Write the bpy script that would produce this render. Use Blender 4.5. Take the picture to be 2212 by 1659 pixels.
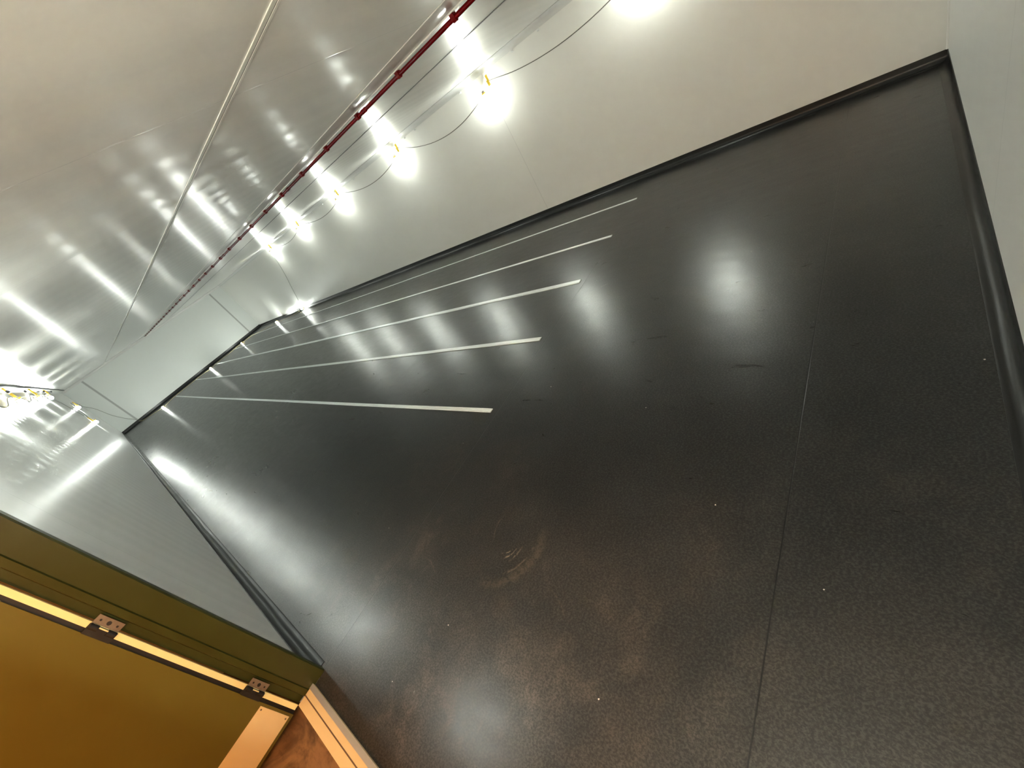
import bpy, bmesh, math, random
from mathutils import Matrix, Vector

for o in list(bpy.data.objects):
    bpy.data.objects.remove(o, do_unlink=True)
scn = bpy.context.scene
COL = scn.collection

# ------------------------------------------------------------------ camera
cam_d = bpy.data.cameras.new('camera')
cam = bpy.data.objects.new('camera', cam_d)
COL.objects.link(cam)
Rx = Vector((0.48278609, -0.72016922, -0.4982709))      # right
Ry = Vector((-0.70775859, 0.01421662, -0.70631131))     # down
Rz = Vector((0.51574739, 0.69365278, -0.50284237))      # forward
M = Matrix.Identity(4)
for i in range(3):
    M[i][0] = Rx[i]; M[i][1] = -Ry[i]; M[i][2] = -Rz[i]
M[2][3] = 1.875
cam.matrix_world = M
cam_d.sensor_fit = 'HORIZONTAL'
cam_d.sensor_width = 36.0
cam_d.lens = 36.0 * 876.9 / 2212.0
cam_d.clip_start = 0.02
cam_d.clip_end = 200
scn.camera = cam

# ------------------------------------------------------------------ world, exposure, warm corridor lamp
w = bpy.data.worlds.new('world'); scn.world = w; w.use_nodes = True
w.node_tree.nodes['Background'].inputs[0].default_value = (0.55, 0.62, 0.7, 1)
w.node_tree.nodes['Background'].inputs[1].default_value = 0.0
scn.view_settings.view_transform = 'Standard'
scn.view_settings.look = 'None'
scn.view_settings.gamma = 1
scn.view_settings.exposure = 3.9
scn.view_settings.use_curve_mapping = False

BULB = 33.0            # emission strength of a festoon bulb
WARM = 6.5            # corridor lamp, watts
WARM_ROOM = 5.0


def area(name, loc, rot, sx, sy, power, col):
    l = bpy.data.lights.new(name, 'AREA'); l.shape = 'RECTANGLE'
    l.size = sx; l.size_y = sy; l.energy = power; l.color = col
    o = bpy.data.objects.new(name, l); o.location = loc; o.rotation_euler = rot
    COL.objects.link(o); return o


def point(name, loc, r, power, col):
    l = bpy.data.lights.new(name, 'POINT'); l.energy = power; l.color = col; l.shadow_soft_size = r
    o = bpy.data.objects.new(name, l); o.location = loc; COL.objects.link(o); return o


# warm corridor light outside the doorway
point('corridor_lamp', (-1.65, 0.85, 2.05), 0.09, WARM, (1.0, 0.47, 0.13))

# ------------------------------------------------------------------ helpers
XL, XR, YN, YF, ZC = -0.54, 6.33, -0.36, 22.6, 2.42


def bm_box(bm, x0, x1, y0, y1, z0, z1):
    v = [bm.verts.new((x, y, z)) for x in (x0, x1) for y in (y0, y1) for z in (z0, z1)]
    for f in ((0, 1, 3, 2), (4, 6, 7, 5), (0, 4, 5, 1), (2, 3, 7, 6), (0, 2, 6, 4), (1, 5, 7, 3)):
        bm.faces.new([v[i] for i in f])


def bm_sweep(bm, path, radius, seg=8, closed_ends=True):
    """tube along a path of points; radius may be a list"""
    path = [Vector(p) for p in path]
    n = len(path)
    rings = []
    up = Vector((0, 0, 1))
    t0 = (path[1] - path[0]).normalized()
    if abs(t0.dot(up)) > .95: up = Vector((1, 0, 0))
    nrm = t0.cross(up).normalized()
    for i, p in enumerate(path):
        t = (path[min(i + 1, n - 1)] - path[max(i - 1, 0)]).normalized()
        nrm = (nrm - t * nrm.dot(t)).normalized()
        b = t.cross(nrm)
        r = radius[i] if isinstance(radius, (list, tuple)) else radius
        rings.append([bm.verts.new(p + (nrm * math.cos(a) + b * math.sin(a)) * r)
                      for a in [2 * math.pi * k / seg for k in range(seg)]])
    for i in range(n - 1):
        for k in range(seg):
            bm.faces.new((rings[i][k], rings[i][(k + 1) % seg], rings[i + 1][(k + 1) % seg], rings[i + 1][k]))
    if closed_ends:
        bm.faces.new(rings[0][::-1]); bm.faces.new(rings[-1])


def bm_lathe(bm, prof, c=(0, 0, 0), seg=16):
    """profile of (r, z) turned about z at c"""
    c = Vector(c); rings = []
    for r, z in prof:
        if r < 1e-6:
            rings.append([bm.verts.new(c + Vector((0, 0, z)))])
        else:
            rings.append([bm.verts.new(c + Vector((r * math.cos(a), r * math.sin(a), z)))
                          for a in [2 * math.pi * k / seg for k in range(seg)]])
    for a, b in zip(rings[:-1], rings[1:]):
        for k in range(seg):
            k2 = (k + 1) % seg
            if len(a) == 1 and len(b) == 1: continue
            if len(a) == 1: bm.faces.new((a[0], b[k], b[k2]))
            elif len(b) == 1: bm.faces.new((a[k], a[k2], b[0]))
            else: bm.faces.new((a[k], a[k2], b[k2], b[k]))


def bm_prism(bm, prof, axis, a0, a1, cuts=1, jitter=None):
    """extrude a closed 2D profile along x or y.  prof = [(u, z)], axis 'x' or 'y'"""
    rings = []
    for i in range(cuts + 1):
        t = a0 + (a1 - a0) * i / cuts
        ring = []
        for k, (u, z) in enumerate(prof):
            du = jitter(t, k) if jitter else 0
            ring.append(bm.verts.new((u + du, t, z) if axis == 'y' else (t, u + du, z)))
        rings.append(ring)
    n = len(prof)
    for i in range(cuts):
        for k in range(n):
            bm.faces.new((rings[i][k], rings[i][(k + 1) % n], rings[i + 1][(k + 1) % n], rings[i + 1][k]))
    bm.faces.new(rings[0]); bm.faces.new(rings[-1][::-1])


def obj(name, bm, mat, parent=None, smooth=False, loc=None):
    bmesh.ops.recalc_face_normals(bm, faces=bm.faces)
    me = bpy.data.meshes.new(name); bm.to_mesh(me); bm.free()
    if smooth:
        for p in me.polygons: p.use_smooth = True
        if smooth != 'all':
            try:
                me.set_sharp_from_angle(angle=math.radians(smooth if smooth is not True else 40))
            except Exception:
                pass
    me.materials.append(mat)
    o = bpy.data.objects.new(name, me); COL.objects.link(o)
    if parent: o.parent = parent
    if loc: o.location = loc
    return o


def struct(name, bm, mat, smooth=False):
    o = obj(name, bm, mat, None, smooth); o['kind'] = 'structure'; return o


def thing(name, label, cat, loc=(0, 0, 0), rot=(0, 0, 0), group=None):
    o = bpy.data.objects.new(name, None); COL.objects.link(o)
    o.location = loc; o.rotation_euler = rot; o.empty_display_size = .05
    o['label'] = label; o['category'] = cat
    if group: o['group'] = group
    return o


def tag(o, label, cat, group=None):
    o['label'] = label; o['category'] = cat
    if group: o['group'] = group
    return o


# ------------------------------------------------------------------ node helpers
class NT:
    def __init__(s, name):
        s.m = bpy.data.materials.new(name); s.m.use_nodes = True
        s.t = s.m.node_tree; s.p = s.t.nodes['Principled BSDF']
        s.co = s.t.nodes.new('ShaderNodeTexCoord').outputs['Object']

    def n(s, t, **k):
        x = s.t.nodes.new(t)
        for a, b in k.items(): setattr(x, a, b)
        return x

    def link(s, a, b):
        if isinstance(a, (int, float)): b.default_value = a
        elif isinstance(a, (tuple, list)): b.default_value = a
        else: s.t.links.new(a, b)

    def math(s, op, a, b=0.0, c=0.0, clamp=False):
        x = s.n('ShaderNodeMath', operation=op); x.use_clamp = clamp
        s.link(a, x.inputs[0]); s.link(b, x.inputs[1]); s.link(c, x.inputs[2]); return x.outputs[0]

    def sep(s, v):
        x = s.n('ShaderNodeSeparateXYZ'); s.link(v, x.inputs[0]); return x.outputs

    def comb(s, a, b, c):
        x = s.n('ShaderNodeCombineXYZ'); s.link(a, x.inputs[0]); s.link(b, x.inputs[1]); s.link(c, x.inputs[2]); return x.outputs[0]

    def scale(s, v, sc):
        x = s.n('ShaderNodeVectorMath', operation='MULTIPLY'); s.link(v, x.inputs[0]); x.inputs[1].default_value = sc; return x.outputs[0]

    def noise(s, v, scale, detail=3, rough=.5, dist=0, out='Fac'):
        x = s.n('ShaderNodeTexNoise'); s.link(v, x.inputs['Vector']); x.inputs['Scale'].default_value = scale
        x.inputs['Detail'].default_value = detail; x.inputs['Roughness'].default_value = rough
        x.inputs['Distortion'].default_value = dist; return x.outputs[out]

    def voro(s, v, scale, feature='F1'):
        x = s.n('ShaderNodeTexVoronoi', feature=feature); s.link(v, x.inputs['Vector']); x.inputs['Scale'].default_value = scale
        return x.outputs['Distance']

    def ramp(s, f, a, b, lo=0.0, hi=1.0, interp='SMOOTHSTEP'):
        x = s.n('ShaderNodeMapRange', interpolation_type=interp)
        s.link(f, x.inputs[0]); x.inputs[1].default_value = a; x.inputs[2].default_value = b
        x.inputs[3].default_value = lo; x.inputs[4].default_value = hi; return x.outputs[0]

    def mix(s, f, a, b):
        x = s.n('ShaderNodeMix', data_type='RGBA'); s.link(f, x.inputs[0])
        s.link(a if not (isinstance(a, tuple) and len(a) == 3) else (*a, 1), x.inputs[6])
        s.link(b if not (isinstance(b, tuple) and len(b) == 3) else (*b, 1), x.inputs[7]); return x.outputs[2]

    def bump(s, h, strength=.3, dist=.01, normal=None):
        x = s.n('ShaderNodeBump'); s.link(h, x.inputs['Height']); x.inputs['Strength'].default_value = strength
        x.inputs['Distance'].default_value = dist
        if normal is not None: s.link(normal, x.inputs['Normal'])
        return x.outputs[0]

    def lines(s, c, pos, half, soft=None):
        """mask 1 near any of the given coordinates"""
        soft = soft or half
        r = None
        for p in pos:
            d = s.math('ABSOLUTE', s.math('SUBTRACT', c, p))
            k = s.ramp(d, half, half + soft, 1.0, 0.0, 'LINEAR')
            r = k if r is None else s.math('MAXIMUM', r, k)
        return r

    def comb_lines(s, c, origin, period, half, soft=None):
        soft = soft or half
        q = s.math('MODULO', s.math('ADD', s.math('SUBTRACT', c, origin), period * 100.5), period)
        d = s.math('ABSOLUTE', s.math('SUBTRACT', q, period / 2))
        return s.ramp(d, half, half + soft, 1.0, 0.0, 'LINEAR')

    def set(s, **k):
        for a, b in k.items():
            i = s.p.inputs[a.replace('_', ' ')]
            if isinstance(b, tuple) and len(b) == 3 and i.type == 'RGBA': b = (*b, 1)
            s.link(b, i)
        return s.m


def simple(name, col, rough=.5, metal=0.0, var=.06, scale=20, bump=.0, **k):
    t = NT(name)
    n = t.noise(t.co, scale, 4, .6)
    c = t.mix(n, tuple(x * (1 - var) for x in col), tuple(min(1, x * (1 + var)) for x in col))
    t.set(Base_Color=c, Roughness=t.ramp(n, 0, 1, max(0, rough - .015), min(1, rough + .015)), Metallic=metal)
    if bump: t.set(Normal=t.bump(n, bump, .003))
    for a, b in k.items(): t.set(**{a: b})
    return t.m


# --- coated steel sandwich panel (ceiling and walls)
def panel_mat(name, col, rough, metal, axis, origin, period, wav, line_col=0.0, joint=.003, spec=.5, far=False):
    t = NT(name)
    x, y, z = t.sep(t.co)
    c = {'x': x, 'y': y}[axis]
    j = t.lines(c, (0.13, 5.75), .022, .02) if far else t.comb_lines(c, origin, period, joint, .004)
    big = t.noise(t.co, .9, 3, .5)
    fine = t.noise(t.co, 14, 4, .6)
    base = t.mix(fine, tuple(q * .985 for q in col), tuple(min(1, q * 1.01) for q in col))
    base = t.mix(t.math('MULTIPLY', j, .55 if far else .5), base, (line_col, line_col, line_col * .97))
    # shallow roll-forming waves across the sheet, plus slow oil-canning
    v = t.comb(x, y, z)
    wv = t.n('ShaderNodeTexWave', wave_type='BANDS', bands_direction='Y' if axis == 'y' else 'X', wave_profile='SIN')
    t.link(v, wv.inputs['Vector']); wv.inputs['Scale'].default_value = 1.05
    wv.inputs['Distortion'].default_value = 1.2; wv.inputs['Detail'].default_value = 2; wv.inputs['Detail Scale'].default_value = .6
    st = t.noise(t.scale(t.co, (.35, 5, .35) if axis == 'y' else (5, .35, .35)), 1.0, 3, .55)
    h = t.math('ADD', t.math('MULTIPLY', wv.outputs['Fac'], wav), t.math('MULTIPLY', st, wav * 1.4))
    h = t.math('ADD', h, t.math('MULTIPLY', big, wav * 1.3))
    nb = t.bump(h, 1.0, 1.0)
    nj = t.bump(t.math('MULTIPLY', j, -1.0), .35, .001, nb)
    t.set(Base_Color=base, Metallic=metal, Specular_IOR_Level=spec, Normal=nj,
          Roughness=rough)
    return t.m


M_ceil = panel_mat('ceiling_panel', (.84, .83, .78), .21, 0.03, 'y', 1.89, 1.225, .0013, .70, .002, .45)
M_wallR = panel_mat('wall_panel_right', (.87, .865, .82), .30, 0.03, 'y', 4.57, 40.0, .0012, .55, .002)
M_wallL = panel_mat('wall_panel_left', (.80, .81, .79), .25, 0.12, 'y', 3.15, 1.225, .0012, .62, .003, .7)
M_wallF = panel_mat('wall_panel_far', (.80, .83, .80), .45, 0.0, 'x', .13, 2.81, .0008, .16, .02, .4, True)
M_wallN = panel_mat('wall_panel_near', (.86, .85, .81), .42, 0.0, 'x', 3.0, 9.0, .0008, .6, .002)
M_cove = simple('white_coving', (.80, .80, .77), .25, .05, .03, 9)


# --- black safety vinyl
def floor_mat():
    t = NT('black_vinyl')
    x, y, z = t.sep(t.co)
    # embossed grain
    g = t.voro(t.co, 120); g2 = t.noise(t.scale(t.co, (1.0, .75, 1)), 125, 4, .7, .4)
    und = t.noise(t.co, 5.5, 3, .5)
    und2 = t.noise(t.scale(t.co, (1.2, .5, 1)), 1.6, 3, .5)
    # dust and foot traffic
    d1 = t.noise(t.co, 1.15, 6, .62, .5)
    d2 = t.noise(t.co, 6.0, 7, .68, 1.2)
    d3 = t.noise(t.scale(t.co, (3.0, 1.0, 1)), 3.0, 6, .7, .8)
    dust = t.math('MULTIPLY', t.ramp(d1, .42, .68), t.ramp(d2, .40, .72))
    near = t.math('MULTIPLY', t.ramp(y, 4.5, 1.0), t.ramp(x, 1.5, .0))
    dust = t.math('MULTIPLY', dust, t.math('ADD', t.math('MULTIPLY', near, .85), .12))
    film = t.math('MULTIPLY', near, t.ramp(t.noise(t.co, 2.3, 5, .6), .3, .7, .25, .75))
    dust = t.math('ADD', dust, t.math('MULTIPLY', film, .45), clamp=True)
    # swirling scuff left by a dragged sole
    def ring(cx, cy, r, wd, ax, ay, spread):
        dx = t.math('SUBTRACT', x, cx); dy = t.math('SUBTRACT', y, cy)
        wob = t.math('MULTIPLY', t.math('SUBTRACT', t.noise(t.co, 9, 3, .6), .5), .035)
        rr = t.math('SQRT', t.math('ADD', t.math('MULTIPLY', dx, dx), t.math('MULTIPLY', dy, dy)))
        band = t.ramp(t.math('ABSOLUTE', t.math('SUBTRACT', t.math('ADD', rr, wob), r)), 0.0, wd, 1.0, 0.0)
        dot = t.math('DIVIDE', t.math('ADD', t.math('MULTIPLY', dx, ax), t.math('MULTIPLY', dy, ay)), t.math('MAXIMUM', rr, .001))
        return t.math('MULTIPLY', band, t.ramp(dot, spread, min(.99, spread + .3)))
    sc = None
    for wgt, a in ((1, (.58, 1.74, .118, .007, -.62, -.78, .86)), (.8, (.585, 1.735, .092, .006, -.80, -.60, .88)), (.6, (.57, 1.74, .142, .006, -.35, -.93, .88)),
                   (.34, (.59, 1.74, .215, .010, -.50, -.86, .70)), (.16, (.59, 1.76, .275, .05, -.55, -.83, .40)), (.4, (.66, 1.70, .16, .006, -.2, .98, .80)),
                   (.3, (.20, 1.35, .22, .008, .8, -.5, .85)), (.3, (.0, 2.3, .3, .008, .9, -.3, .88))):
        r_ = t.math('MULTIPLY', ring(*a), wgt); sc = r_ if sc is None else t.math('MAXIMUM', sc, r_)
    sc = t.math('MULTIPLY', sc, t.ramp(t.noise(t.scale(t.co, (1, 1, 1)), 17, 5, .75, 1.5), .40, .60))
    # short random scratches
    s1 = t.noise(t.scale(t.co, (1.0, 14.0, 1)), 5.5, 3, .6, 2.2)
    s2 = t.noise(t.scale(t.co, (14.0, 1.0, 1)), 5.0, 3, .6, 2.2)
    scr = t.math('MULTIPLY', t.math('MAXIMUM', t.ramp(s1, .74, .80), t.ramp(s2, .75, .81)), t.ramp(d1, .45, .6))
    # crisp specks
    spk = t.math('MULTIPLY', t.ramp(t.voro(t.co, 7.0), .045, .02), t.ramp(d2, .52, .6))
    seam = t.lines(y, (.372, 2.535, 4.70, 6.86, 9.03, 11.2, 13.4, 15.5, 17.7, 19.9), .0016, .0022)
    base = t.mix(t.ramp(g2, .42, .66), (.0048, .0052, .0050), (.033, .0335, .032))
    base = t.mix(t.math('MULTIPLY', t.math('MULTIPLY', dust, .60), t.ramp(g2, .36, .60, .45, 1.15)), base, (.165, .132, .105))
    base = t.mix(t.math('MULTIPLY', scr, .35), base, (.16, .15, .13))
    base = t.mix(t.math('MULTIPLY', spk, .7), base, (.19, .18, .16))
    base = t.mix(t.math('MULTIPLY', sc, .65), base, (.42, .34, .23))
    base = t.mix(t.math('MULTIPLY', seam, .9), base, (.002, .002, .002))
    r = t.ramp(d3, .25, .75, .27, .33)
    r = t.math('ADD', r, t.math('MULTIPLY', dust, .02))
    # damp smears far down the room
    wet = t.math('MULTIPLY', t.ramp(t.noise(t.scale(t.co, (1.0, .42, 1)), 2.2, 3, .5, .3), .60, .63),
                 t.math('MULTIPLY', t.ramp(y, 4.6, 5.6), t.math('MULTIPLY', t.ramp(y, 11, 9), t.ramp(x, 2.2, 1.6))))
    r = t.math('SUBTRACT', r, t.math('MULTIPLY', wet, .02))
    base = t.mix(t.math('MULTIPLY', wet, .35), base, (.006, .012, .014))
    h = t.math('ADD', t.math('MULTIPLY', g, .55), t.math('MULTIPLY', g2, .6))
    n1 = t.bump(t.math('ADD', t.math('MULTIPLY', und, .0014), t.math('MULTIPLY', und2, .0045)), 1.0, 1.0)
    n2 = t.bump(h, .12, .0012, n1)
    n3 = t.bump(t.math('MULTIPLY', seam, -1.0), .6, .002, n2)
    t.set(Base_Color=base, Roughness=r, Specular_IOR_Level=.52, Normal=n3)
    return t.m


M_floor = floor_mat()


def cove_vinyl():
    t = NT('coved_vinyl')
    g = t.voro(t.co, 260)
    und = t.noise(t.co, 2.4, 3, .5)
    t.set(Base_Color=(.012, .0125, .0122), Roughness=t.ramp(und, .3, .7, .30, .38), Specular_IOR_Level=.38,
          Normal=t.bump(g, .2, .0009, t.bump(und, .5, .006)))
    return t.m


M_skirt = cove_vinyl()
M_strip = simple('galvanised_strip', (.78, .82, .82), .38, .25, .06, 30)
M_bead = simple('joint_cover', (.74, .73, .67), .35, .0, .03, 20)
M_gap = simple('joint_shadow_gap', (.10, .10, .095), .6, 0, .05, 20)
M_gapg = simple('grey_joint', (.11, .112, .11), .35, .2, .05, 20)
M_red = simple('red_enamel', (.13, .0012, .0022), .25, 0, .12, 30, Specular_IOR_Level=.25)
M_redd = simple('red_clip_plastic', (.15, .002, .0015), .4, 0, .12, 30, Specular_IOR_Level=.15)
M_olive = simple('olive_paint', (.13, .105, .018), .30, 0, .03, 5)
M_frame = simple('olive_frame_shaded', (.044, .045, .009), .34, 0, .05, 9, Specular_IOR_Level=.25)  # olive darkened so the colour carries the shade on the jamb
M_cream = simple('cream_metal', (.90, .70, .38), .40, .1, .03, 7, .05)
M_gasket = simple('cream_edge_strip', (.95, .84, .42), .5, 0, .05, 11)
M_alu = simple('aluminium_nosing', (.62, .64, .66), .4, .6, .04, 30)
M_groove = simple('brown_groove', (.16, .09, .05), .7, 0, .1, 30)
M_steel = simple('dirty_hinge_steel', (.26, .21, .16), .45, .5, .35, 45)
M_dark = simple('black_grime', (.012, .011, .010), .6, 0, .3, 40)
M_bolt = simple('screw_steel', (.22, .17, .12), .4, .7, .2, 60)
M_yellow = simple('yellow_plastic', (.85, .58, .03), .4, 0, .05, 30)
M_cap = simple('grey_lamp_cap', (.45, .42, .36), .4, 0, .08, 40)
M_cable = simple('grey_cable', (.17, .17, .14), .5, 0, .08, 40)
M_cabley = simple('pale_yellow_cable', (.62, .55, .30), .45, 0, .08, 40)
M_cableb = simple('black_cable', (.03, .03, .035), .5, 0, .15, 40)
M_clip = simple('white_clip_plastic', (.85, .86, .84), .2, 0, .03, 40)
M_chip = simple('paint_chip', (.72, .66, .58), .7, 0, .1, 200)


def emis(name, col, s):
    t = NT(name)
    t.set(Base_Color=(.9, .9, .88), Emission_Color=col, Emission_Strength=s, Roughness=.3)
    return t.m


M_bulb = emis('lit_bulb', (.93, 1.0, .93), BULB)
M_bulbw = emis('added_warm_bulb', (1.0, .90, .74), BULB * 3.2)
M_bulbf = emis('lit_bulb_floor', (.93, 1.0, .93), BULB * .9)


def wood_dirt():
    t = NT('dirty_brown_floor')
    n = t.noise(t.co, 3.2, 6, .65, .9)
    n2 = t.noise(t.scale(t.co, (9, 2, 1)), 4, 5, .6)
    c = t.mix(t.ramp(n, .38, .62), (.085, .040, .018), (.30, .17, .085))
    c = t.mix(t.math('MULTIPLY', t.ramp(n2, .5, .75), .5), c, (.04, .02, .012))
    t.set(Base_Color=c, Roughness=t.ramp(n, .3, .7, .3, .6), Normal=t.bump(n2, .3, .004))
    return t.m


M_brown = wood_dirt()
M_corr = simple('corridor_paint', (.62, .52, .36), .6, 0, .05, 3)

# ------------------------------------------------------------------ room shell
b = bmesh.new(); bm_box(b, XL, XR, YN, YF, -.05, 0); bm_box(b, -.60, XL, .721, 2.519, -.05, 0); struct('floor', b, M_floor)
b = bmesh.new(); bm_box(b, XL - .2, XR + .2, YN - .2, YF + .2, ZC, ZC + .15); struct('ceiling', b, M_ceil)
b = bmesh.new(); bm_box(b, XR, XR + .15, YN - .15, YF + .15, -.05, ZC); struct('wall_right', b, M_wallR)
b = bmesh.new(); bm_box(b, XL, XR, YF, YF + .15, -.05, ZC); struct('wall_far', b, M_wallF)
b = bmesh.new(); bm_box(b, XL, XR, YN - .15, YN, -.05, ZC); struct('wall_near', b, M_wallN)
DY0, DY1, DZ = 0.72, 2.52, 2.08       # clear doorway
b = bmesh.new()
bm_box(b, XL - .15, XL, DY1 + .045, YF + .15, -.05, ZC)
bm_box(b, XL - .15, XL, YN - .15, DY0 - .045, -.05, ZC)
bm_box(b, XL - .15, XL, DY0 - .045, DY1 + .045, DZ + .04, ZC)
struct('wall_left', b, M_wallL)

# coving between walls and ceiling (quarter-round white profile)
def cove_prof(sx, x, r=.085, t=.004):
    pts = [(x, ZC), (x - sx * r, ZC)]
    for k in range(7):
        a = math.pi / 2 * k / 6
        pts.append((x - sx * r * (1 - math.sin(a)) - sx * t, ZC - r * (1 - math.cos(a)) - t))
    pts.append((x, ZC - r - .002))
    return pts

b = bmesh.new(); bm_prism(b, cove_prof(1, XR), 'y', YN, YF); struct('trim_1', b, M_cove, True)
b = bmesh.new(); bm_prism(b, cove_prof(-1, XL), 'y', YN, YF); struct('trim_2', b, M_cove, True)
b = bmesh.new(); bm_prism(b, cove_prof(1, YF), 'x', XL, XR); struct('trim_3', b, M_cove, True)
b = bmesh.new(); bm_prism(b, cove_prof(-1, YN), 'x', XL, XR); struct('trim_4', b, M_cove, True)
# near right vertical corner bead
b = bmesh.new(); bm_sweep(b, [(XR - .004, YN + .004, .10), (XR - .004, YN + .004, ZC)], .012, 10); struct('trim_5', b, M_wallN, True)

# joint covers running the length of the ceiling
b = bmesh.new()
bm_box(b, 1.064, 1.083, YN, YF, ZC - .003, ZC); struct('trim_6', b, M_bead)
b = bmesh.new(); bm_box(b, 1.083, 1.090, YN, YF, ZC - .001, ZC); struct('trim_7', b, M_gap)
b = bmesh.new(); bm_box(b, 1.090, 1.100, YN, YF, ZC - .003, ZC); struct('trim_8', b, M_bead)
b = bmesh.new(); bm_box(b, 2.420, 2.432, YN, YF, ZC - .004, ZC); struct('trim_9', b, M_bead)
b = bmesh.new(); bm_box(b, 3.675, 3.690, YN, YF, ZC - .003, ZC); struct('trim_10', b, M_gapg)
b = bmesh.new(); bm_box(b, 3.702, 3.714, YN, YF, ZC - .002, ZC); struct('trim_11', b, M_gapg)

# coved black skirting
def wob(seed, amp):
    rnd = random.Random(seed); ph = [rnd.uniform(0, 6.28) for _ in range(4)]
    def f(t, k):
        if k < 3 or k > 9: return 0
        return amp * (math.sin(t * 1.7 + ph[0]) + .6 * math.sin(t * 3.9 + ph[1]) + .3 * math.sin(t * 9 + ph[2])) * math.sin(math.pi * (k - 2) / 8)
    return f

def skirt_prof(s, w, h=.10, r=.05):
    pts = [(w, 0), (w, h), (w - s * .005, h)]
    for k in range(8):
        a = math.pi / 2 * k / 7
        pts.append((w - s * (.005 + r * (1 - math.cos(a))), .004 + r * (1 - math.sin(a))))
    pts.append((w - s * (.012 + r), .001)); pts.append((w - s * (.012 + r), 0))
    return pts

b = bmesh.new(); bm_prism(b, skirt_prof(1, XR), 'y', YN, YF, 140, wob(1, .0022)); struct('baseboard_right', b, M_skirt, 50)
b = bmesh.new(); bm_prism(b, skirt_prof(-1, XL, .10, .055), 'y', DY1 + .05, YF, 140, wob(2, .0035)); struct('baseboard_left', b, M_skirt, 50)
b = bmesh.new(); bm_prism(b, skirt_prof(1, YF, .12), 'x', XL, XR, 30, wob(3, .002)); struct('baseboard_far', b, M_skirt, 50)
b = bmesh.new(); bm_prism(b, skirt_prof(-1, YN, .10, .055), 'x', XL, XR, 60, wob(4, .0025)); struct('baseboard_near', b, M_skirt, 50)

# ------------------------------------------------------------------ doorway on the left
door = bpy.data.objects.new('door_1', None); COL.objects.link(door)
door['kind'] = 'structure'; door.location = (-.72, DY1, 0)
off = Vector(door.location)

def dpart(name, bm, mat, label=None, parent=None, smooth=False):
    o = obj(name, bm, mat, parent or door, smooth)
    if parent is None or parent is door: o.location = -off
    if label: o['label'] = label
    return o

# frame: room-side lip, wide face, groove, inner rebate.  Plan outline (x, y) lifted in z
def jamb(y, s):
    """s=+1: jamb standing on the high-y side, its reveal faces -y"""
    pr = [(-.500, y + s * .05), (-.500, y + s * .010), (-.506, y), (-.590, y), (-.592, y + s * .010), (-.612, y + s * .010),
          (-.616, y + s * .002), (-.646, y + s * .004), (-.656, y + s * .030), (-.692, y + s * .030), (-.694, y + s * .05)]
    bm = bmesh.new()
    lo = [bm.verts.new((a, c, 0)) for a, c in pr]; hi = [bm.verts.new((a, c, DZ + .06)) for a, c in pr]
    n = len(pr)
    for i in range(n): bm.faces.new((lo[i], lo[(i + 1) % n], hi[(i + 1) % n], hi[i]))
    bm.faces.new(lo); bm.faces.new(hi[::-1])
    return bm

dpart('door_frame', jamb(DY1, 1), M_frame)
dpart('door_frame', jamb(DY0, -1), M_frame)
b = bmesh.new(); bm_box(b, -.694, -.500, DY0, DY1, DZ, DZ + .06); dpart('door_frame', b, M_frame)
# cream edge strip of the door leaf rebate
b = bmesh.new(); bm_box(b, -.722, -.6955, DY1 + .008, DY1 + .020, .012, DZ - .01)
dpart('edge_strip', b, M_gasket, 'cream edge strip between frame and leaf')
# leaf, opened outwards, hinged on the frame
ANG = math.radians(3.0)
leaf = bpy.data.objects.new('door_leaf_pivot', None)
bpy.data.objects.remove(leaf)
LX, LY = -.728, DY1 + .030

def leaf_bm(u0, u1, v0, v1, z0, z1):
    """box in leaf axes: u runs away from the hinge (-x), v behind the face"""
    bm = bmesh.new(); bm_box(bm, u0, u1, v0, v1, z0, z1)
    for vtx in bm.verts:
        u, v, z = vtx.co
        vtx.co = (LX - u * math.cos(ANG) + v * math.sin(ANG) * 0, LY - u * math.sin(ANG) + v, z)
    return bm

lf = dpart('door_leaf', leaf_bm(.020, .92, 0, .045, -.015, 2.06), M_olive)
dpart('leaf_lip', leaf_bm(-.004, .020, .008, .045, -.015, 2.06), M_dark, 'dark rubber lip along the hinge edge')
kp = dpart('kick_plate', leaf_bm(.034, .88, -.003, -.0005, .005, .205), M_cream, 'cream metal kick plate at the foot of the leaf')
for u, z in ((.048, .190), (.048, .020)):
    bm = bmesh.new()
    bm_lathe(bm, [(0, 0), (.0045, 0), (.0045, .0015), (.003, .0028), (0, .003)], (0, 0, 0), 12)
    for vtx in bm.verts:
        x_, y_, z_ = vtx.co
        vtx.co = (LX - u * math.cos(ANG) + x_, LY - u * math.sin(ANG) - .003 - z_, z + y_)
    dpart('screw', bm, M_bolt, 'dark screw head', kp)

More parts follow.
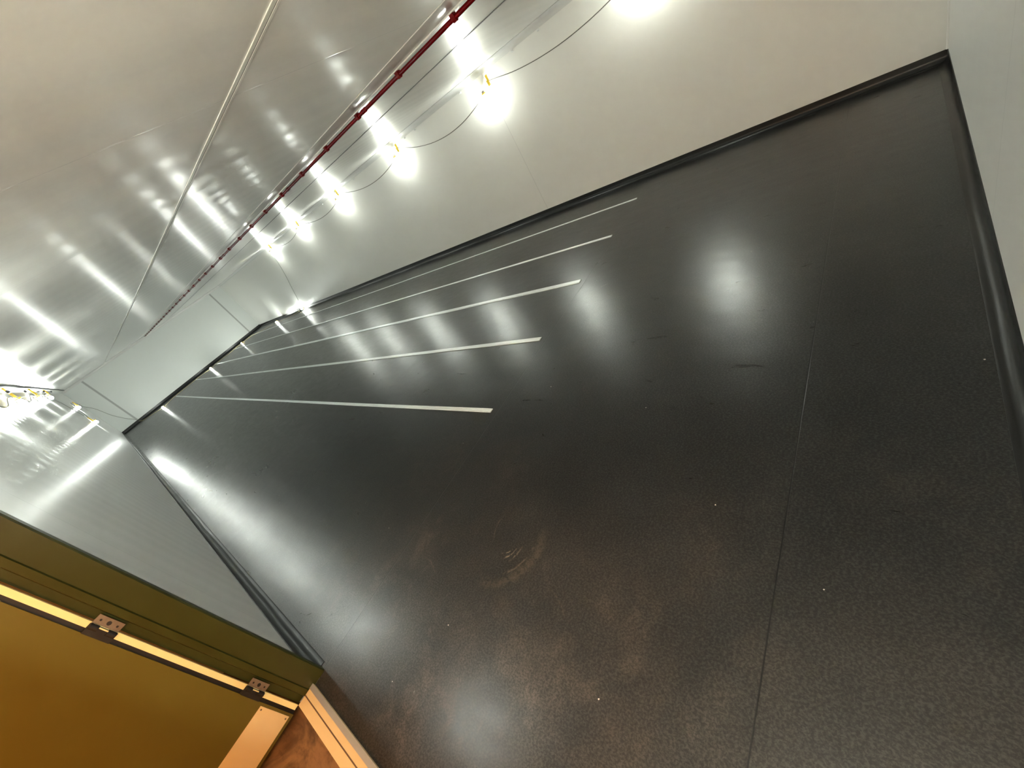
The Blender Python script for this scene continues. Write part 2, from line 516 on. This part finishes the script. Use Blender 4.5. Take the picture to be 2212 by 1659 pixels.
# hinges
for zc in (1.118, .308):
    bm = bmesh.new()
    # plate on the frame reveal
    bm_box(bm, -.696, -.660, DY1 + .004, DY1 + .007, zc - .056, zc + .056)
    h = dpart('hinge', bm, M_steel, 'stained steel hinge plate')
    bm = bmesh.new()
    bm_sweep(bm, [(-.709, DY1 + .002, zc - .056), (-.709, DY1 + .002, zc - .020)], .0125, 12)
    bm_sweep(bm, [(-.709, DY1 + .002, zc + .020), (-.709, DY1 + .002, zc + .056)], .0125, 12)
    bm_box(bm, -.742, -.700, DY1 + .000, DY1 + .020, zc - .060, zc + .058)
    dpart('hinge_knuckle', bm, M_dark, 'black greasy hinge knuckle', h, 40)
    bm = bmesh.new()
    bm_sweep(bm, [(-.7025, DY1 - .003, zc - .036), (-.7025, DY1 - .003, zc + .036)], .0030, 8)
    dpart('hinge_pin', bm, M_gasket, 'bright hinge pin', h, 40)
    for dz in (-.036, 0, .036):
        bm = bmesh.new()
        bm_sweep(bm, [(-.678, DY1 + .0045, zc + dz), (-.678, DY1 + .0025, zc + dz)], .0045 if dz else .009, 10)
        dpart('screw', bm, M_dark, 'dark screw head', h)

# threshold: aluminium nosing, two cream bars with a groove between, brown landing outside
b = bmesh.new(); bm_box(b, -.694, -.580, DY0 + .001, DY1 - .001, 0, .016); th = dpart('threshold', b, M_cream, 'cream metal threshold plate')
b = bmesh.new(); bm_box(b, -.606, -.578, DY0 + .001, DY1 - .002, .0165, .020); dpart('nosing', b, M_alu, 'grey aluminium edge strip', th)
b = bmesh.new(); bm_box(b, -.6445, -.6385, DY0 + .001, DY1 - .002, .0160, .0172); dpart('groove', b, M_groove, 'brown groove', th)
for z in (.055, .075, .095):
    pass

# landing floor and corridor shell outside the door
b = bmesh.new(); bm_box(b, -2.6, -.6945, YN - 1.2, 3.6, -.12, -.055); struct('floor_corridor', b, M_brown)
b = bmesh.new(); bm_box(b, -2.75, -2.6, YN - 1.2, 3.6, -.12, 2.5); struct('wall_corridor', b, M_corr)
b = bmesh.new(); bm_box(b, -2.6, -.692, 3.6, 3.75, -.12, 2.5); struct('wall_corridor_end', b, M_corr)
b = bmesh.new(); bm_box(b, -2.6, -.692, YN - 1.35, YN - 1.2, -.12, 2.5); struct('wall_corridor_back', b, M_corr)
b = bmesh.new(); bm_box(b, -2.75, -.692, YN - 1.35, 3.75, 2.5, 2.6); struct('ceiling_corridor', b, M_corr)

# ------------------------------------------------------------------ metal strips on the floor
strips = [
    (1.590, .044, 2.610, 21.6, True, 'ribbed grey metal strip on the floor, nearest to the doorway'),
    (2.560, .056, 2.612, 21.9, False, 'flat silver metal strip on the floor beside the ribbed one'),
    (3.560, .066, 2.612, 22.0, False, 'widest silver metal strip, middle of the five on the floor'),
    (4.545, .046, 2.606, 22.1, False, 'silver metal strip, second from the wall hung with lamps'),
    (5.548, .036, 2.618, 22.1, False, 'slim silver metal strip closest to the wall hung with lamps'),
]
for i, (cx, wd, y0, y1, rib, lab) in enumerate(strips):
    bm = bmesh.new()
    h = .007
    if rib:
        pr = [(-.5, 0), (-.5, .5), (-.42, 1), (-.25, 1), (-.2, .45), (-.1, .45), (-.05, 1), (.12, 1), (.17, .45), (.27, .45), (.32, 1), (.44, 1), (.5, .5), (.5, 0)]
        h = .010
    elif i == 2:
        pr = [(-.5, 0), (-.5, .6), (-.40, .6), (-.36, 1), (.46, 1), (.5, .7), (.5, 0)]
        h = .010
    else:
        pr = [(-.5, 0), (-.5, .7), (-.46, 1), (.46, 1), (.5, .7), (.5, 0)]
    rnd = random.Random(50 + i); ph = rnd.uniform(0, 6)
    bend = lambda t, k, ph=ph: .004 * math.sin(t * .55 + ph) * min(1, max(0, (t - 3) / 3))
    bm_prism(bm, [(cx + a * wd, .0006 + c * h) for a, c in pr], 'y', y0, y1, 60, bend)
    o = obj('metal_strip', bm, M_strip)
    tag(o, lab, 'metal strip', 'metal strips laid along the floor')

# ------------------------------------------------------------------ red pipe under the ceiling
PX, PZ = 2.716, 2.388
pipe = thing('red_pipe', 'long dark red pipe clipped under the ceiling, running the whole room', 'pipe', (PX, YN, PZ))
bm = bmesh.new(); bm_sweep(bm, [(0, .002, 0)] + [(0, y - YN, 0) for y in (5, 10, 15, YF - .004)], .0145, 16)
obj('pipe_body', bm, M_red, pipe, True)
bm = bmesh.new(); bm_box(bm, -.026, .004, .002, YF - YN - .002, .0235, .0318); obj('backing_rail', bm, M_bead, pipe)['label'] = 'pale rail behind the pipe'

def clip_bm():
    bm = bmesh.new()
    bm_sweep(bm, [(0, -.015, 0), (0, .015, 0)], .0215, 14)
    bm_box(bm, -.020, .016, -.016, .016, .006, .0235)
    bm_box(bm, .018, .031, -.011, .011, -.008, .008)
    return bm

clip0 = None
y = 1.96 - .648 * 3
k = 0
while y < YF - .1:
    if clip0 is None:
        clip0 = obj('pipe_clip', clip_bm(), M_redd, pipe, 40); c = clip0
    else:
        c = clip0.copy(); COL.objects.link(c); c.parent = pipe
    c.location = (0, y - YN, 0); y += .648
coup0 = None
for yc in (3.15, 5.0, 8.2, 11.2, 14.2, 17.2, 20.2):
    if coup0 is None:
        bm = bmesh.new(); bm_sweep(bm, [(0, -.028, 0), (0, -.026, 0), (0, .026, 0), (0, .028, 0)], [.0155, .0185, .0185, .0155], 16)
        coup0 = obj('coupling', bm, M_red, pipe, 40); c = coup0
    else:
        c = coup0.copy(); COL.objects.link(c); c.parent = pipe
    c.location = (0, yc - YN, 0)

# ------------------------------------------------------------------ festoon lamps
def lamp_parts(root):
    """lamp hanging plumb: origin at the bulb centre"""
    # cap
    bm = bmesh.new()
    bm_lathe(bm, [(0, .098), (.022, .098), (.026, .090), (.028, .078), (.034, .066), (.0345, .052), (.030, .047), (0, .047)], seg=20)
    cap = obj('lamp_cap', bm, M_cap, root, 40)
    bm = bmesh.new()
    bm_lathe(bm, [(.0352, .050), (.040, .056), (.040, .064), (.0352, .068)], seg=20)
    obj('cap_ring', bm, M_yellow, cap, 40)['label'] = 'yellow ring'
    # bulb
    bm = bmesh.new()
    pr = [(0, -.045)] + [(.034 * math.sin(a), -.011 - .034 * math.cos(a)) for a in [math.pi * q / 12 for q in (2, 4, 6)]] + [(.033, .004), (.027, .024), (.018, .040), (.015, .048), (0, .048)]
    bm_lathe(bm, pr, seg=14)
    obj('bulb', bm, M_bulb, root, 40)
    # yellow hanger above
    bm = bmesh.new()
    for (x0, x1, y0, y1, z0, z1) in ((-.012, .012, -.182, -.146, .088, .165), (-.010, .010, -.190, -.162, .145, .225), (-.008, .008, -.194, -.187, .212, .232), (-.008, .008, -.176, -.170, .212, .230)):
        bm_box(bm, x0, x1, y0, y1, z0, z1)
    obj('hanger', bm, M_yellow, root)['label'] = 'yellow plastic hanger'
    bm = bmesh.new(); bm_sweep(bm, [(.0, -.036, .06), (.0, -.075, .045), (.0, -.12, .055), (.0, -.163, .092)], .0035, 8)
    obj('lead', bm, M_yellow, root, True)

def copy_tree(o, parent=None):
    c = o.copy(); COL.objects.link(c)
    if parent: c.parent = parent
    for ch in [q for q in o.children]:
        copy_tree(ch, c)
    return c

proto = None
def place_lamp(loc, rot, label, group):
    global proto
    if proto is None:
        r = thing('festoon_lamp', label, 'lamp', loc, rot, group); lamp_parts(r); proto = r
    else:
        r = copy_tree(proto); r['label'] = label; r['group'] = group; r.location = loc; r.rotation_euler = rot
    return r

ORD = ['first','second','third','fourth','fifth','sixth','seventh','eighth','ninth','tenth']
GR, GL, GF = 'festoon lamps along the right wall', 'festoon lamps along the left wall', 'festoon lamps lying on the floor at the far end'
right = [(2.00, 2.13), (4.63, 2.05), (7.22, 2.11), (9.92, 2.15), (12.60, 2.18), (15.18, 2.15)]
rl = [None, 'bright festoon lamp, largest of the high row, with a long yellow hanger',
      'lit festoon lamp on the right wall, second largest of the high row',
      'lit festoon lamp high on the wall, third in the row from the camera',
      'lit festoon lamp high on the wall, fourth in the row from the camera',
      'lit festoon lamp ending the high row, where its cable drops to the floor']
rl[0] = 'lit festoon lamp of the right wall whose glow meets the top edge'
for i, (y, z) in enumerate(right):
    place_lamp((XR - .088, y, z), (.04 * (-1) ** i, 0, .05 * i), rl[i], GR)
left = [(2.92, 2.16), (5.35, 2.15), (7.60, 2.19), (10.3, 2.20), (12.9, 2.21)]
ll = ['lit festoon lamp high on the left wall beside the doorway',
      'overexposed festoon lamp high on the left wall at the picture edge',
      'lit festoon lamp with yellow hanger in the bright cluster on the left wall',
      'lit festoon lamp in the middle of the bright cluster on the left wall',
      'lit festoon lamp at the far end of the bright cluster on the left wall']
for i, (y, z) in enumerate(left):
    place_lamp((XL + .06, y, z), (.05, 0, .06 * i), ll[i], GL)
place_lamp((XL + .05, 18.1, 1.73), (.1, 0, .1), 'lit festoon lamp hanging mid-height on the left wall, the farther of two', GL)
place_lamp((XL + .05, 15.8, 1.23), (.1, 0, -.1), 'lit festoon lamp hanging low on the left wall, the nearer of two', GL)
added_lamp = place_lamp((-.30, YN + .12, 2.10), (0, 0, 1.6), 'added warm lamp by the near wall, out of view behind the viewer', 'added lamp out of view by the near wall')  # unseen lamp, added to give the warm light at the near end
for ch in added_lamp.children:
    if ch.name.startswith('bulb'):
        ch.data = ch.data.copy(); ch.data.materials[0] = M_bulbw
# on the floor, lying on their sides
fl = [((6.235, 16.72, .085), (1.35, 0, 1.9), 'lit festoon lamp lying against the right skirting under the hanging cable'),
      ((5.93, 19.15, .045), (1.5, 0, 1.3), 'lit festoon lamp on the floor between the slimmest strip and the right skirting'),
      ((4.86, 21.4, .045), (1.5, 0, .2), 'lamp with orange ring on the floor beyond the second strip from the wall'),
      ((3.19, 21.25, .045), (1.5, 0, 2.6), 'lit festoon lamp on the floor by the far end of the middle strip'),
      ((.955, 20.95, .045), (1.5, 0, 1.2), 'lit festoon lamp on the floor near the far left corner')]
for loc, rot, lab in fl:
    q = place_lamp(loc, rot, lab, GF)
    for ch in q.children:
        if ch.name.startswith('bulb'):
            ch.data = ch.data.copy(); ch.data.materials[0] = M_bulbf

# ------------------------------------------------------------------ cables
def smooth_path(pts, n=10):
    P = [Vector(p) for p in pts]; out = []
    for i in range(len(P) - 1):
        p0 = P[max(i - 1, 0)]; p1 = P[i]; p2 = P[i + 1]; p3 = P[min(i + 2, len(P) - 1)]
        for k in range(n):
            t = k / n
            out.append(.5 * ((2 * p1) + (-p0 + p2) * t + (2 * p0 - 5 * p1 + 4 * p2 - p3) * t * t + (-p0 + 3 * p1 - 3 * p2 + p3) * t ** 3))
    out.append(P[-1]); return out

def cable(pts, r, mat, label, n=10):
    bm = bmesh.new(); bm_sweep(bm, smooth_path(pts, n), r, 8)
    o = obj('cable', bm, mat, None, 'all'); tag(o, label, 'cable'); return o

WX = XR - .062
pts = [(WX, -.28, 2.30)]
prev = (-.28, 2.30)
for i, (ly, lz) in enumerate(right):
    hy, hz = ly - .165, lz + .155                    # hanger: the cable arrives here
    dip = (.10, .135, .21, .17, .15, .14)[i]
    for t in (.2, .4, .6, .8):
        pts.append((WX, prev[0] + (hy - prev[0]) * t, prev[1] * (1 - t) + hz * t - dip * 4 * t * (1 - t)))
    pts.append((WX - .008, hy, hz))
    pts.append((WX + .036, ly - .02, lz + .13))
    pts.append((WX + .030, ly + .11, lz + .07))
    prev = (ly + .16, lz + .01)
    pts.append((WX, prev[0], prev[1]))
pts += [(WX + .03, 15.45, 1.90), (WX + .03, 15.75, 1.40), (WX + .03, 16.15, .90), (WX + .03, 16.5, .45), (WX + .02, 16.72, .22), (WX - .01, 16.78, .14)]
cable(pts, .0055, M_cable, 'thin grey festoon cable looping along the right wall and down to the floor', 8)
cable([(6.19, 16.95, .05), (6.10, 17.5, .018), (5.98, 18.4, .018), (5.86, 19.3, .03), (5.78, 19.9, .018), (5.6, 20.6, .020), (5.45, 21.5, .020), (5.2, 21.75, .018), (4.9, 21.62, .02),
       (4.70, 21.8, .020), (4.5, 21.7, .020), (4.1, 21.6, .018), (3.8, 21.75, .018), (3.5, 21.6, .022), (3.2, 21.48, .02), (2.7, 21.8, .020), (2.5, 21.75, .020), (2.0, 21.75, .018), (1.5, 21.7, .018), (1.0, 21.18, .02),
       (.6, 21.7, .012), (.25, 22.2, .012), (.12, 22.40, .07)], .006, M_cabley, 'pale yellow cable joining the lamps on the floor at the far end')
cable([(.12, YF - .04, .15), (.02, YF - .04, .30), (-.12, YF - .04, .55), (-.25, YF - .04, .86), (-.36, YF - .04, 1.30), (-.46, YF - .05, 1.52), (-.505, YF - .12, 1.60), (XL + .02, YF - .4, 1.66), (XL + .02, 21.5, 1.80), (XL + .02, 18.3, 1.95),
       (XL + .02, 17.4, 1.75), (XL + .02, 15.9, 1.42), (XL + .02, 14.6, 2.0), (XL + .02, 12.9, 2.33), (XL + .03, 11.6, 2.22), (XL + .03, 10.3, 2.33), (XL + .03, 9.0, 2.21), (XL + .03, 7.6, 2.31),
       (XL + .03, 6.5, 2.19), (XL + .03, 5.35, 2.28), (XL + .03, 4.1, 2.18), (XL + .03, 2.92, 2.29)], .006, M_cable, 'grey festoon cable looping along the left wall and down the far corner')
# thick dark cable strapped under the left coving
rnd = random.Random(9)
pp = [(XL + .125 + rnd.uniform(-.006, .006), q, ZC - .018 + rnd.uniform(-.004, .004)) for q in [2.0 + .9 * i for i in range(23)]]
cable(pp, .0125, M_cableb, 'thick dark cable running under the ceiling beside the left wall', 4)
for i, (y, z) in enumerate(((6.05, 2.34), (7.1, 2.33), (8.9, 2.34), (10.9, 2.335), (12.2, 2.34), (14.4, 2.345))):
    bm = bmesh.new()
    bm_box(bm, -.010, .012, -.05, .05, -.016, .018)
    bm_sweep(bm, [(.0, -.05, .004), (.0, -.075, .0)], .010, 8); bm_sweep(bm, [(0, .05, .004), (0, .08, .0)], .007, 8)
    o = obj('cable_connector', bm, M_cableb, None, 40, (XL + .105, y, z))
    tag(o, 'small dark connector high on the left wall, %s along from the camera' % ORD[i], 'connector', 'dark connectors along the left coving')

# small clear clips below the right coving
cy = [3.45, 3.93, 5.10, 6.42, 6.78, 8.94, 10.72, 11.42, 13.05, 13.75]
c0 = None
for i, y in enumerate(cy):
    if c0 is None:
        bm = bmesh.new(); bm_box(bm, -.012, 0, -.016, .016, -.012, .012)
        bm_sweep(bm, [(-.014, -.016, -.002), (-.014, .016, -.002)], .009, 10)
        c0 = obj('cable_clip', bm, M_clip, None, 40); c = c0
    else:
        c = c0.copy(); COL.objects.link(c)
    c.location = (XR - .0005, y, ZC - .103)
    tag(c, 'small white clip under the right coving, %s along from the camera' % ORD[i], 'clip', 'white clips under the right coving')

# ------------------------------------------------------------------ crumbs on the floor
chips = [(.7965, .2219), (1.2169, 2.6872), (2.0194, -.2824 + .02), (-.3117, 1.9655), (.1124, .8915), (1.8806, 2.1073), (.0436, 1.8093), (1.6772, 1.2091), (1.0647, .6564), (.369, 2.853)]
rnd = random.Random(3)
CL = ['just right of the long dark seam', 'just past the end of the ribbed strip', 'close to the near wall skirting', 'beside the metal threshold', 'left of the long dark seam near the bottom edge',
      'in front of the ends of the metal strips', 'left of the curved scuff', 'between the strips and the long dark seam', 'left of the long dark seam, mid-floor', 'between the left skirting and the ribbed strip']
for ci, (x, y) in enumerate(chips):
    bm = bmesh.new(); s = rnd.uniform(.0022, .0038)
    bmesh.ops.create_icosphere(bm, subdivisions=1, radius=s)
    for v in bm.verts: v.co = Vector((v.co.x * rnd.uniform(.7, 1.5), v.co.y * rnd.uniform(.7, 1.5), v.co.z * .45))
    o = obj('paint_crumb', bm, M_chip, None, False, (x, y, s * .42))
    tag(o, 'tiny pale crumb on the floor ' + CL[ci], 'crumb', 'pale crumbs scattered on the floor')
